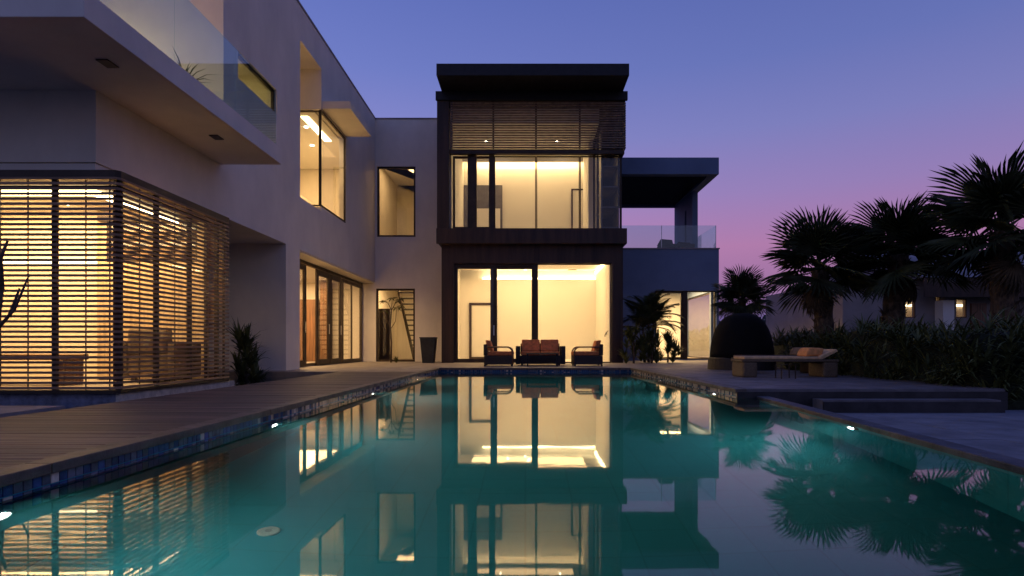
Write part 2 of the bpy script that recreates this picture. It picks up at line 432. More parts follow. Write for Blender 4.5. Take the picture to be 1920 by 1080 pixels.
while yv < PF - .02:
    for r in range(3):
        z = -.075 - r*TS; k = pick(9)
        far[k].box(PR+.012, PR+.018, yv-TS/2+.003, yv+TS/2-.003, z-TS/2+.003, z+TS/2-.003)
    yv += TS
xv = PL
while xv < PR:
    for r in range(3):
        z = -.075 - r*TS; k = pick(3)
        far[k].box(xv+.003, xv+TS-.003, PF+.012, PF+.018, z-TS/2+.003, z+TS/2-.003)
    xv += TS
for k in far: tag(far[k].build("mosaic_tiles", M[k], band), kind="stuff")
# reflecting pond round the slatted room
struct(csg([(-14, -4.17, 5.2, 13.09, -1.0, -.4)], []).build("pond_floor", M["pondtile"]))
struct(MB().add([(-14, 5.3, -.12), (-4.155, 5.3, -.12), (-4.155, 13.09, -.12), (-14, 13.09, -.12)], [(0, 1, 2, 3)]).build("pond_water", M["pondwater"]))
struct(csg([(-12, -4.39, 3.9, 5.6, -1.0, -.003), (-12, -4.16, -3, 3.89, -1.0, -.25)]).build("garden_slab", M["stone2"]))

# pool lamps and drain
def pool_lamp(x, yv, side, label):
    t = thing("pool_lamp", label, "pool light", (x, yv, -.36), group="underwater pool lamps")
    a = MB().lathe([(.085, 0), (.085, .012), (.062, .016), (.062, .026), (.056, .026), (.056, .006), (.0, .006)], 20).build("bezel", M["black"], t)
    b = MB().lathe([(.052, .007), (.046, .014), (.0, .02)], 20).build("lens", M["poolled"], t)
    for o in (a, b): o.rotation_euler = (0, R(90)*side, 0)
    return t
for yv, w in ((2.52, "nearest the camera"), (5.3, "second from the camera"), (8.7, "third from the camera"), (12.3, "farthest from the camera")):
    pool_lamp(PL-.012, yv, 1, "round underwater lamp in left pool wall, " + w)
for yv, w in ((8.6, "middle one of the right side"), (12.0, "farthest along the side deck")):
    pool_lamp(PR+.012, yv, -1, "round underwater lamp in right pool wall, " + w)
pool_lamp(2.85, 5.1, -1, "round underwater lamp at the right rim beside the blue-grey paving")
dr = thing("pool_drain", "pale round drain cover on the pool floor", "drain", (-1.41, 3.22, -1.25))
MB().lathe([(.06, 0), (.06, .012), (.05, .018), (.032, .018), (.032, .013), (0, .013)], 28).build("cover", M["drain"], dr)
MB().lathe([(.018, .014), (.018, .02), (0, .02)], 16).build("cap", M["steel"], dr)

# ================================================================== LEFT WHITE WING
WX = -5.63
wing = thing("white_wing", "long white plastered wing with balcony, bay window and folding doors left of the pool", "building", (WX, 7.69, 0))
def P(o): o.location = (-wing.location.x, -wing.location.y, 0); return o     # meshes are written in site coordinates
LZ = 2.98
wall = csg([(-14, WX, 7.69, 10.94, LZ, 3.92), (-14, -8.3, 7.7, 10.94, 4.22, 7.6), (-14, WX, 10.94, 22.0, LZ, 9.09), (-14, WX, 13.8, 14.64, 0, LZ), (-14, -11, 14.64, 22, 0, LZ),
            (-14, -2.98, 22.0, 22.3, 0, 9.09), (-14, -2.98, 22.3, 27.4, 0, 9.09)],
           [(-13.8, -8.45, 7.9, 10.7, 4.3, 7.3), (-8.5, -8, 8.1, 10.5, 4.3, 7.0),      # unseen lit room, added to account for the warm balcony end wall
            (-10.6, WX+1, 14.67, 16.2, 4.3, 8.23),                 # open notch
            (-10.6, -5.85, 16.2, 21.6, 4.3, 7.12), (-5.9, WX+1, 16.2, 18.43, 4.42, 7.12), (-10.6, -5.9, 16.1, 16.3, 4.42, 7.07),   # bay room and its corner opening
            (-9, -5.85, 11.3, 13.7, 4.4, 6.9), (-5.9, WX+1, 11.5, 13.3, 5.83, 6.37),      # slot window room
            (-5.95, -3.2, 22.25, 27.2, .0, 3.1), (-5.95, -3.2, 22.25, 27.2, 3.35, 8.0),    # stair hall, two floors
            (X_(707, 22), X_(779, 22), 21.5, 22.5, Z_(444, 22), Z_(312, 22)),
            (X_(705, 22), X_(778, 22), 21.5, 22.5, 0, Z_(541, 22)),
            (-5.2, -3.2, 23.2, 26.8, 3.0, 3.5)])
P(wall.build("wall", M["plaster"], wing))
P(csg([(-14, WX, 5.98, 10.937, 3.922, 4.22), (WX, -4.5, 5.98, 10.84, 3.922, 4.22)]).build("balcony_slab", M["plaster"], wing, bevel=.008))
P(MB().box(-14, WX+.02, 10.93, 27.4, 9.092, 9.14).box(-14+8.39, -3.0, 21.98, 27.4, 9.092, 9.139).build("parapet_cap", M["roof"], wing))
can = P(csg([(WX+.002, -4.84, 16.25, 18.43, 7.15, 7.36)]).build("canopy", M["plaster"], wing, bevel=.008))
# soffit downlights (unlit)
for (yv) in (6.95, 9.4):
    P(MB().box(-5.02, -4.88, yv-.1, yv+.1, 3.905, 3.921).build("soffit_fitting", M["bronze"], wing, bevel=.003))
# ceilings and floor of the dining room
P(csg([(-11, -5.66, 14.645, 21.995, 2.945, LZ-.003)]).build("soffit", M["ceiling"], wing))
P(box("dining_floor", M["stone"], wing, -11, -6.1, 14.66, 21.98, .002, .02))
P(csg([(-9.8, -9.6, 14.66, 21.98, .02, 2.94)]).build("inner_wall", M["interior"], wing))
P(csg([(-9.58, -9.5, 17.2, 18.6, .02, 2.4), (-9.58, -9.5, 19.6, 21.0, .02, 2.4)]).build("wood_panel", M["wood"], wing))
P(csg([(-8.9, -7.6, 21.6, 21.7, .02, 2.3), (-7.45, -7.2, 21.3, 21.9, .02, 2.9)]).build("wood_column", M["wood"], wing))
# folding glass doors, leaves partly folded open
DX = -6.06
P(frame_x(MB(), 14.66, 21.98, .0, 2.94, DX-.14, DX-.05, .09).build("door_head", M["bronze"], wing))
ys = [14.95, 16.15, 16.95, 18.15, 19.35, 20.2, 21.85]
leaf_rows = [(14.78, 16.25), (17.05, 18.2), (18.24, 19.35)]
for i, (a, b) in enumerate(leaf_rows):
    d = P(frame_x(MB(), a, b, .03, 2.82, DX-.05, DX, .16).build("door", M["bronze"], wing, bevel=.004, seg=1))
    g = MB().box(DX-.032, DX-.026, a+.155, b-.155, .18, 2.67).build("pane", M["glass"], d)
    h = MB().box(DX+.002, DX+.03, b-.12, b-.09, .95, 1.25).build("handle", M["steel"], d)
d = P(frame_x(MB(), 19.45, 21.8, .03, 2.82, DX-.05, DX, .11).build("door", M["bronze"], wing, bevel=.004, seg=1))
MB().box(DX-.032, DX-.026, 19.55, 21.7, .13, 2.72).build("pane", M["glass"], d)
MB().box(DX-.05, DX, 20.5, 20.56, .14, 2.71).build("mullion", M["bronze"], d)
# bay window glass box
w = P(frame_y(MB(), -10.5, WX-.02, 4.43, 7.05, 16.12, 16.18, .03).build("window", M["bronze"], wing))
MB().box(-10.47, WX-.05, 16.145, 16.152, 4.46, 7.02).build("pane", M["glass"], w)
w = P(frame_x(MB(), 16.19, 18.41, 4.44, 7.10, WX-.06, WX-.01, .05).build("window", M["bronze"], wing))
MB().box(WX-.038, WX-.032, 16.24, 18.36, 4.49, 7.05).build("pane", M["glass"], w)
P(box("room_ceiling", M["ceiling"], wing, -10.55, -5.86, 16.25, 21.55, 7.08, 7.118))
P(box("light_slot", M["led"], wing, -6.35, -6.15, 16.6, 18.6, 7.06, 7.079))
P(csg([(-7.6, -7.45, 17.5, 21.5, 4.31, 5.6)]).build("stair_parapet", M["interior"], wing))
w = P(frame_x(MB(), 11.5, 13.3, 5.83, 6.37, WX-.12, WX-.06, .05).build("window", M["bronze"], wing))
MB().box(WX-.092, WX-.086, 11.55, 13.25, 5.88, 6.32).build("pane", M["glass"], w)
# link window and doorway
w = P(frame_y(MB(), X_(707, 22), X_(779, 22), Z_(444, 22), Z_(312, 22), 22.04, 22.12, .07).build("window", M["bronze"], wing))
MB().box(X_(707, 22)+.06, X_(779, 22)-.06, 22.077, 22.083, Z_(444, 22)+.06, Z_(312, 22)-.06).build("pane", M["glass"], w)
w = P(frame_y(MB(), X_(705, 22), X_(778, 22), .0, Z_(541, 22), 22.04, 22.12, .07).build("door", M["bronze"], wing))
MB().box(X_(705, 22)+.06, X_(778, 22)-.06, 22.077, 22.083, .07, Z_(541, 22)-.06).build("pane", M["glass"], w)
# things inside the stair hall that belong to the building
P(MB().prism([(-5.9, 8.0), (-5.0, 8.0), (-4.1, 7.0), (-3.25, 7.0), (-3.25, 7.99), (-4.5, 7.99)], 1, 24.5, 27.1).build("sloped_soffit", M["interior"], wing))
P(box("door", M["darkdoor"], wing, -4.95, -4.1, 27.1, 27.19, 3.36, 5.6))
P(box("wood_panel", M["bronze"], wing, X_(707, 23), X_(731, 23), 23.0, 23.1, .0, 2.05))
for i in range(13):
    P(box("stair_tread", M["darkdoor"], wing, -4.95, -3.25, 26.0-i*.25, 26.28-i*.25, .2+i*.205, .255+i*.205, bevel=.008, seg=1))
P(MB().prism([(26.3, .0), (26.3, .2), (22.95, 2.95), (22.95, 2.65), (26.0, .0)], 0, -4.99, -4.955).build("stringer", M["cladding"], wing))
for (xd, yd) in ((-4.6, 23.0), (-4.7, 25.5)):
    P(MB().lathe([(.05, 0), (.05, .01), (0, .01)], 14, (xd, yd, 7.985)).build("downlight", M["spot"], wing))
for (xd, yd) in ((-6.5, 17.4), (-6.9, 19.0), (-7.6, 17.6)):
    P(MB().lathe([(.05, 0), (.05, .01), (0, .01)], 14, (xd, yd, 7.065)).build("downlight", M["spot"], wing))
# balcony glass
def rail_run(parent, pts, z0, z1, off, name="balustrade_pane"):
    for (x0, y0), (x1, y1) in pts:
        if abs(x0-x1) < 1e-6: o = MB().box(x0-.006, x0+.006, y0+.006, y1-.006, z0, z1)
        else: o = MB().box(x0+.006, x1-.006, y0-.006, y0+.006, z0, z1)
        p = o.build(name, M["rail"], parent); p.location = off
off = (-WX, -7.69, 0)
rail_run(wing, [((-4.58, 6.06), (-4.58, 7.66)), ((-4.58, 7.66), (-4.58, 9.26)), ((-4.58, 9.26), (-4.58, 10.78)),
                ((-9.4, 6.06), (-7.8, 6.06)), ((-7.8, 6.06), (-6.2, 6.06)), ((-6.2, 6.06), (-4.58, 6.06))], 4.16, 5.27, off)
P(MB().box(-4.62, -4.54, 6.02, 10.8, 4.222, 4.25).box(-9.4, -4.62, 6.02, 6.1, 4.222, 4.25).build("balustrade_shoe", M["black"], wing))

# ================================================================== SLATTED ROOM
pav = thing("slatted_room", "glowing ground floor room wrapped in horizontal timber slats at far left", "pavilion", (-5.0, 7.05, 0))
def Q(o): o.location = (5.0, -7.05, 0); return o
ST, SB, NS = 2.60, .06, 42
path = [(-9.6, 7.09), (-4.96, 7.09), (-4.92, 7.14), (-4.92, 9.75), (-7.0, 9.75)]
def slat_mesh(path, d, h):
    # strip of depth d (inwards) following the path
    inn = []
    for i, p in enumerate(path):
        a = Vector(path[max(i-1, 0)]); b = Vector(path[min(i+1, len(path)-1)]); t = (b-a).normalized()
        nrm = Vector((-t.y, t.x)); k = 1.0
        if 0 < i < len(path)-1:
            t1 = (Vector(p)-a).normalized(); k = 1/max(.5, Vector((-t1.y, t1.x)).dot(nrm))
        inn.append(tuple(Vector(p)+nrm*d*k))
    mb = MB(); n = len(path)
    vs = [(x, y, -h/2) for x, y in path]+[(x, y, -h/2) for x, y in inn]+[(x, y, h/2) for x, y in path]+[(x, y, h/2) for x, y in inn]
    fs = []
    for i in range(n-1):
        fs += [(i, i+1, 2*n+i+1, 2*n+i), (n+i+1, n+i, 3*n+i, 3*n+i+1), (i+1, i, n+i, n+i+1), (2*n+i, 2*n+i+1, 3*n+i+1, 3*n+i)]
    fs += [(0, 2*n, 3*n, n), (n-1, 2*n-1, 4*n-1, 3*n-1)]
    return mb.add(vs, fs)
scr = Q(MB().box(-4.99, -4.965, 9.66, 9.70, .0, 2.61).build("slat_screen", M["bronze"], pav))
sm = slat_mesh(path, .032, .029).mesh("slat", M["slat"])
for i in range(NS):
    inst("slat", sm, scr, (0, 0, SB + (ST-SB)*i/(NS-1)))
for x in (-9.3, -8.4, -7.5, -6.6, X_(103, 7.15)):
    Q(box("post", M["bronze"], pav, x-.025, x+.025, 7.13, 7.18, .0, 2.61))
for yv in (7.2, 7.92, 8.70, 9.47):
    Q(box("post", M["bronze"], pav, -5.01, -4.96, yv-.028, yv+.028, .0, 2.61))
for x in (-8.85, -7.95, -7.05, X_(48, 7.1), X_(157, 7.1), X_(202, 7.1)):
    Q(box("tie_rod", M["bronze"], pav, x-.006, x+.006, 7.13, 7.14, .02, 2.61))
for yv in (7.55, 8.31, 9.08):
    Q(box("tie_rod", M["bronze"], pav, -4.97, -4.96, yv-.006, yv+.006, .02, 2.61))
Q(slat_mesh(path, .16, .085).build("top_beam", M["bronze"], pav)).location = (5.0, -7.05, 2.655)
Q(slat_mesh(path, .12, .045).build("bottom_rail", M["bronze"], pav)).location = (5.0, -7.05, .012)
# plinth with pale mosaic nosing
Q(csg([(-9.6, -5.0, 7.16, 9.95, -.6, -.012)]).build("plinth", M["tileC"], pav))
Q(MB().box(-4.998, -4.95, 7.16, 9.98, -.2, -.014).build("plinth_edge", M["tileA"], pav))
# room shell behind the slats
Q(csg([(-9.7, -7.05, 9.75, 9.95, -.01, 2.977), (-9.7, -9.55, 7.45, 9.75, -.01, 2.977)]).build("inner_wall", M["tan"], pav))
Q(csg([(-9.7, -5.66, 7.72, 9.74, 2.80, 2.976)]).build("room_ceiling", M["ceiling"], pav))
Q(csg([(-5.66, -5.0, 7.17, 9.72, 2.63, 2.69), (-9.6, -5.66, 7.17, 7.715, 2.63, 2.69)]).build("roof_plate", M["bronze"], pav))
Q(csg([(-7.05, -5.25, 9.66, 9.74, .012, 2.79)], [(-6.9, -5.4, 9.6, 9.8, 1.95, 2.7)]).build("end_panel", M["honey"], pav))
Q(box("room_floor", M["stone"], pav, -9.55, -5.2, 7.45, 9.74, -.008, .012))
Q(csg([(-9.5, -5.66, 7.725, 7.82, 2.63, 2.799), (-5.76, -5.66, 7.82, 9.65, 2.63, 2.799)]).build("cove_pelmet", M["ceiling"], pav))
Q(csg([(-9.4, -5.67, 7.735, 7.80, 2.565, 2.628), (-5.745, -5.67, 7.80, 9.60, 2.565, 2.628)]).build("cove_strip", M["led"], pav))
Q(box("shelf_light", M["led2"], pav, -9.3, -7.1, 9.70, 9.745, 1.93, 1.98))
Q(box("pelmet", M["interior"], pav, -9.5, -7.06, 9.64, 9.749, 1.985, 2.03))
for (a, b) in ((7.56, 9.60),):
    w = Q(frame_x(MB(), a, b, .0, 2.62, -5.245, -5.2, .028).build("window", M["bronze"], pav))
    MB().box(-5.225, -5.219, a+.05, b-.05, .05, 2.57).build("pane", M["glass"], w)
for (a, b) in ((-9.5, -8.2), (-8.16, -6.8), (-6.76, -5.25)):
    w = Q(frame_y(MB(), a, b, .0, 2.62, 7.5, 7.545, .022).build("window", M["bronze"], pav))
    MB().box(a+.04, b-.04, 7.52, 7.526, .04, 2.58).build("pane", M["glass"], w)
w = Q(frame_y(MB(), -6.9, -5.4, 1.95, 2.7, 9.68, 9.72, .04).build("window", M["bronze"], pav))
MB().box(-6.86, -5.44, 9.697, 9.703, 1.99, 2.66).build("pane", M["glass"], w)
for (xd, yd) in ((-6.3, 8.6), (-7.2, 9.2)):
    Q(MB().lathe([(.045, 0), (.045, .012), (0, .012)], 14, (xd, yd, 2.785)).build("downlight", M["spot"], pav))
# furniture seen as shapes behind the slats
so = thing("indoor_armchair", "wide taupe armchair seen through the side slats of the glowing room", "armchair", (-5.72, 9.18, .012), R(-90))
MB().box(-.36, .3, -.30, .30, .08, .42).build("seat", M["sofa"], so, bevel=.04)
MB().box(.14, .32, -.30, .30, .425, .82).build("backrest", M["sofa"], so, bevel=.05)
for s_ in (-1, 1): MB().box(-.36, .32, s_*.385-.08, s_*.385+.08, .08, .62).build("armrest", M["sofa"], so, bevel=.04)
for sx in (-.28, .22):
    for sy in (-.25, .25): MB().box(sx-.03, sx+.03, sy-.03, sy+.03, 0, .078).build("leg", M["bronze"], so)
tb = thing("indoor_console", "long low wooden console behind the front slats at far left", "console", (-7.9, 8.4, .012))
MB().box(-1.5, 1.5, -.2, .2, .36, .44).build("top", M["wood"], tb, bevel=.006)
for sx in (-1.4, 0, 1.4): MB().box(sx-.04, sx+.04, -.18, .18, 0, .358).build("leg", M["wood"], tb)

# ================================================================== DARK TOWER
tow = thing("dark_tower", "dark timber clad two storey tower block with glowing windows at the end of the pool", "building", (.2, 20.1, 0))
def T(o): o.location = (-.2, -20.1, 0); return o
G = 20.35
T(csg([(-3.0, 3.43, 20.1, 26.5, 4.1, 9.27), (-2.9, 3.38, 20.3, 26.5, 0, 4.1)],
      [(X_(851, G), X_(1147, G), 20.0, 25.2, .0, Z_(494, G)), (-2.86, 3.14, 20.62, 25.2, .0, 3.95),
       (-2.58, 3.6, 20.0, 20.62, 4.62, 8.95), (-2.8, 3.6, 20.0, 22.6, 4.62, 8.95), (-2.8, 3.36, 20.6, 25.2, 4.62, 8.95)]).build("wall", M["cladding"], tow))
T(box("roof_slab", M["black"], tow, -2.86, 3.34, 18.85, 26.4, 9.275, 9.66, bevel=.01))
T(MB().box(-3.04, 3.47, 20.0, 20.096, 4.08, 4.6).box(3.432, 3.47, 20.096, 26.4, 4.08, 4.6).build("ledge", M["cladding"], tow, bevel=.01))
T(MB().box(-3.06, 3.49, 19.98, 20.096, 8.97, 9.268).build("fascia", M["black"], tow, bevel=.01))
T(MB().box(-3.02, -2.6, 20.04, 20.098, 4.602, 8.968).build("corner_pier", M["cladding"], tow, bevel=.006))
# rooms
T(csg([(-2.855, 3.135, 20.64, 25.19, .0, 3.945)], [(-2.75, 2.96, 20.0, 24.7, .03, 3.72), (-2.75, 2.96, 24.0, 24.9, 3.4, 3.8),
      (X_(883, 24.7)+.06, X_(883, 24.7)+1.0, 24.5, 25.3, .03, 2.3)]).build("room_lining", M["interior"], tow))
T(csg([(-2.795, 2.6, 20.64, 25.19, 4.63, 8.945)], [(-2.6, 2.42, 20.0, 24.7, 4.66, 8.42), (2.3, 2.7, 20.0, 22.5, 4.66, 8.42), (-2.6, 2.42, 24.3, 24.85, 8.05, 8.6)]).build("room_lining", M["interior"], tow))
T(box("cove_strip", M["led"], tow, -1.8, 2.95, 24.74, 24.88, 3.42, 3.46))
T(box("cove_strip", M["led"], tow, 2.90, 2.955, 20.9, 24.6, 3.62, 3.70))
T(csg([(-2.6, 2.4, 24.2, 24.3, 8.2, 8.42)]).build("cove_pelmet", M["ceiling"], tow))
T(box("cove_strip", M["led"], tow, -2.4, 2.4, 24.5, 24.6, 8.44, 8.5))
T(MB().box(-1.3, 2.6, 22.0, 22.05, 3.64, 3.718).box(-2.3, -1.5, 22.3, 22.35, 3.60, 3.718).build("ceiling_trim", M["ceiling"], tow))
for (xd, yd) in ((-.75, 22.6), (.15, 23.4), (-.7, 23.6), (.1, 23.1), (.45, 23.4), (.0, 24.1), (.4, 24.1)):
    T(MB().lathe([(.04, 0), (.04, .012), (0, .012)], 14, (xd, yd, 3.706)).build("downlight", M["spot"], tow))
for (xd, yd) in ((-1.5, 22.4), (1.2, 22.4), (-1.0, 23.8), (1.4, 23.8)):
    T(MB().lathe([(.04, 0), (.04, .012), (0, .012)], 14, (xd, yd, 8.406)).build("downlight", M["spot"], tow))
T(box("air_grille", M["sofa"], tow, 1.75, 2.1, 24.0, 24.12, 3.70, 3.718))
d = T(frame_y(MB(), X_(880, 24.7), X_(883, 24.7)+1.1, .03, 2.40, 24.62, 24.72, .10).build("inner_door", M["bronze"], tow))
MB().box(X_(880, 24.7)+.1, X_(883, 24.7)+1.0, 24.66, 24.70, .13, 2.3).build("leaf", M["interior"], d)
# upper room doors
d = T(MB().box(X_(870, 24.7), X_(942, 24.7), 24.63, 24.69, 4.67, Z_(348, 24.7)).build("inner_door", M["darkdoor"], tow))
MB().box(X_(893, 24.7), X_(938, 24.7), 24.60, 24.628, 4.67, Z_(392, 24.7)).build("leaf", M["interior"], d)
d = T(frame_y(MB(), X_(1071, 24.7), X_(1112, 24.7), 4.67, Z_(355, 24.7), 24.60, 24.69, .06).build("inner_door", M["bronze"], tow))
MB().box(X_(1071, 24.7)+.06, X_(1112, 24.7)-.06, 24.63, 24.68, 4.67, Z_(355, 24.7)-.06).build("leaf", M["ceiling"], d)
# ground floor glazing
def win_y(parent, x0, x1, z0, z1, y0, y1, wv, put, rail=None):
    wob = put(frame_y(MB(), x0, x1, z0, z1, y0, y1, wv).build("window", M["bronze"], parent, bevel=.004, seg=1))
    ym = (y0+y1)/2
    MB().box(x0+wv-.01, x1-wv+.01, ym-.003, ym+.003, z0+wv-.01, z1-wv+.01).build("pane", M["glass"], wob)
    return wob
zt = Z_(494, G)
wb = win_y(tow, X_(851, G), X_(932, G), .01, zt-.05, 20.40, 20.46, .13, T)
wb2 = win_y(tow, X_(919, G), X_(1004, G), .01, zt-.05, 20.47, 20.53, .13, T)
MB().box(X_(926, G)-.02, X_(926, G)+.02, 20.36, 20.398, .95, 1.3).build("handle", M["steel"], wb)
T(MB().box(X_(851, G), X_(1004, G), 20.40, 20.53, zt-.048, zt).build("head_track", M["bronze"], tow))
T(MB().box(X_(999, G), X_(1007, G), 20.38, 20.54, .0, zt-.001).build("mullion", M["bronze"], tow))
wb3 = win_y(tow, X_(1007, G), X_(1147, G), .0, zt, 20.42, 20.48, .035, T)
# upper glazing
for (a, b) in ((851, 880), (891, 919)):
    win_y(tow, X_(a, G)-.03, X_(b, G)+.03, 4.64, 7.16, 20.32, 20.40, .07, T)
T(MB().box(X_(877, G), X_(894, G), 20.30, 20.44, 4.62, 7.18).box(X_(917, G), X_(927, G), 20.30, 20.44, 4.62, 7.18).build("mullion", M["bronze"], tow))
for (a, b) in ((927, 1005), (1005.5, 1087), (1087.5, 1164)):
    win_y(tow, X_(a, G), X_(b, G), 4.63, 7.17, 20.34, 20.40, .03, T)
w = T(frame_x(MB(), 20.42, 22.58, 4.64, 7.16, 3.32, 3.36, .03).build("window", M["bronze"], tow))
MB().box(3.338, 3.344, 20.45, 22.55, 4.67, 7.13).build("pane", M["glass"], w)
T(csg([(-2.6, 3.40, 20.12, 20.3, 7.18, 7.33), (3.25, 3.40, 20.3, 22.6, 7.18, 7.33)]).build("transom", M["bronze"], tow))
# louvres: each blade runs along the front and round the right corner
lv = T(MB().box(3.30, 3.35, 20.2, 20.25, 7.335, 8.94).build("louvre_screen", M["bronze"], tow))
lpath = [(-2.57, 20.06), (3.44, 20.06), (3.44, 22.55)]
lm = slat_mesh(lpath, .05, .042).mesh("slat", M["louvre"])
for i in range(19): inst("slat", lm, lv, (0, 0, 7.37 + i*.0845))
for px in (847, 925, 1005, 1087): T(box("louvre_post", M["black"], tow, X_(px, 20.1)-.03, X_(px, 20.1)+.03, 20.07, 20.13, 7.34, 8.95))
# tall open shelf wall beside the glass corner
sh = thing("shelf_wall", "dark tall open shelving behind the upper right glass corner of the tower", "shelving", (2.66, 20.6, 4.63))
MB().box(.0, .05, 0.02, .62, 0, 3.6).build("side_panel", M["darkdoor"], sh)
MB().box(.0, .05, 1.3, 1.9, 0, 3.6).build("side_panel", M["darkdoor"], sh)
MB().box(.6, .64, 0.1, 1.9, 0, 3.6).build("back_panel", M["black"], sh)
for i in range(5):
    o = MB().box(.055, .595, .05, 1.85, -.02, .02).build("shelf", M["darkdoor"], sh); o.location = (0, 0, .12+.72*i)

# ================================================================== RIGHT TERRACE WING
RY = 24.0
rw = thing("terrace_wing", "blue-grey rendered right wing with roof terrace, pergola roof and lit corner window", "building", (6.0, RY, 0))
def U(o): o.location = (-6.0, -RY, 0); return o
wx0, wx1, wz1 = X_(1228, RY), X_(1343, RY), Z_(545, RY)
U(csg([(3.44, 7.92, RY, 30.5, 0, 4.55)], [(wx0, wx1, RY-1, RY+.4, .04, wz1), (wx0-.9, 7.72, RY+.25, 29, .04, 3.2), (7.0, 8.5, RY+.6, RY+4.5, .04, wz1)]).build("wall", M["bluegrey"], rw))
U(box("parapet_cap", M["roof"], rw, 3.46, 7.95, RY-.03, 30.5, 4.552, 4.60))
U(csg([(3.44, 7.92, RY, RY+.35, 7.62, 8.30), (7.55, 7.92, RY+.35, 29.9, 7.62, 8.30), (3.44, 7.55, 29.6, 29.9, 7.62, 8.30), (3.44, 7.55, RY+.35, 29.6, 8.1, 8.30)]).build("roof_frame", M["bluegrey"], rw))
for i in range(30):
    U(box("pergola_slat", M["black"], rw, 3.45, 7.545, RY+.42+i*.17, RY+.50+i*.17, 7.70, 7.86))
U(csg([(7.6, 7.85, 26.7, 29.9, 4.602, 7.618)], [(7.5, 7.7, 27.7, 27.95, 4.8, 7.0)]).build("side_wall", M["bluegrey"], rw))
rail_run(rw, [((3.46, RY+.06), (X_(1241, RY), RY+.06)), ((X_(1241, RY), RY+.06), (X_(1343, RY), RY+.06))], 4.602, 5.53, (-6.0, -RY, 0))
rail_run(rw, [((X_(1343, RY), RY+.06), (X_(1343, RY), RY+2.6))], 4.602, 5.53, (-6.0, -RY, 0))
for px in (1241, 1343): U(box("rail_post", M["steel"], rw, X_(px, RY)-.012, X_(px, RY)+.012, RY+.05, RY+.07, 4.602, 5.53))
wa = win_y(rw, wx0, X_(1282, RY), .04, wz1, RY+.1, RY+.18, .09, U)
wb = win_y(rw, X_(1288, RY), wx1, .04, wz1, RY+.1, RY+.18, .05, U)
U(box("mullion", M["bronze"], rw, X_(1281, RY), X_(1289, RY), RY+.06, RY+.2, .04, wz1))
w = U(frame_x(MB(), RY+.62, RY+4.48, .05, wz1-.01, 7.80, 7.86, .05).build("window", M["bronze"], rw))
MB().box(7.826, 7.832, RY+.66, RY+4.44, .1, wz1-.06).build("pane", M["glass"], w)
U(csg([(wx0-.88, 7.7, 28.9, 28.99, .05, 3.18)]).build("inner_wall", M["interior"], rw))
U(box("room_floor", M["stone"], rw, wx0-.88, 7.7, RY+.26, 28.9, .042, .06))
for i, (px, lab) in enumerate(((1250, "dark padded outdoor chair on the roof terrace beside the glass rail post"), (1284, "low dark outdoor chair on the roof terrace beside the pergola wall"))):
    t = thing("terrace_chair", lab, "chair", (X_(px, 25.6), 25.6, 4.6))
    MB().box(-.35, .35, -.35, .35, .12, .40).build("seat", M["wickerB"], t, bevel=.05)
    MB().prism([(-.36, .405), (.36, .405), (.30, .66 - i*.12), (-.2, .70 - i*.12)], 1, .2, .35).build("backrest", M["wickerB"], t, bevel=.03)
    for sx in (-.28, .28):
        for sy in (-.28, .28): MB().box(sx-.03, sx+.03, sy-.03, sy+.03, 0, .118).build("leg", M["black"], t)

# ================================================================== ROOM LIGHTS (ceiling panels and coves of the seen rooms, plus one in an added unseen room)
area("tower_ground_ceiling_light", (.1, 22.6, 3.69), 4.4, 2.6, 150)
area("tower_upper_ceiling_light", (0, 23.4, 8.19), 3.8, .6, 30)
area("tower_upper_cove_light", (0, 24.45, 8.43), 4.6, .1, 36, rot=(R(30), 0, 0))
area("dining_ceiling_light", (-7.9, 18.2, 2.93), 2.4, 5.5, 330)
area("bay_ceiling_light", (-7.2, 18.6, 7.05), 1.5, 3.0, 120)
area("unseen_balcony_room_light", (-9.4, 9.3, 7.25), 1.6, 1.6, 140)  # lamp of the added out-of-view room, spills warm light on the balcony end wall
area("slot_ceiling_light", (-7.2, 12.4, 6.88), 1.2, 1.2, 25)
area("hall_lower_light", (-4.6, 23.8, 3.08), 1.2, 1.0, 70)
area("hall_upper_light", (-4.7, 24.5, 7.95), 1.2, 1.5, 45)
area("slatted_room_light", (-7.2, 8.75, 2.78), 3.4, 1.3, 200)
area("right_wing_light", (6.2, 26.0, 3.17), 2.0, 2.4, 480)

# ================================================================== POOL END FURNITURE
def armchair(name, label, loc, flip):
    t = thing(name, label, "armchair", loc, R(180) if flip else 0, "lounge set by the pool")
    MB().box(-.42, .40, -.40, .40, .05, .30).build("base", M["wicker"], t, bevel=.02)
    MB().box(-.43, -.33, -.40, .40, .305, .63).build("back_frame", M["wicker"], t, bevel=.02)
    MB().prism([(-.325, .44), (-.16, .43), (-.25, .735), (-.38, .75)], 1, -.34, .34).build("back_cushion", M["cushion"], t, bevel=.035, seg=3)
    MB().box(-.32, .43, -.35, .35, .305, .425).build("seat_cushion", M["cushion"], t, bevel=.035, seg=3)
    for s in (-1, 1):
        pts = [(-.34, s*.385, .545), (-.1, s*.385, .55), (.22, s*.385, .55)]
        for k in range(6):
            a = R(90 - 18*(k)); pts.append((.22+.17*math.cos(a) if k else .25, s*.385, .40+.15*math.sin(a) if k else .55))
        pts += [(.40, s*.385, .33), (.40, s*.385, .05)]
        MB().tube(pts, .022, 8).build("armrest", M["wood"], t, smooth=True)
    for sx in (-.39, .37):
        for sy in (-.37, .37): MB().box(sx-.025, sx+.025, sy-.025, sy+.025, 0, .049).build("leg", M["black"], t)
    return t
armchair("armchair", "brown armchair left of the sofa, facing right", (X_(936, 17.1), 17.1, .0), False)
armchair("armchair", "brown armchair right of the sofa, facing left", (X_(1100, 17.1), 17.1, .0), True)
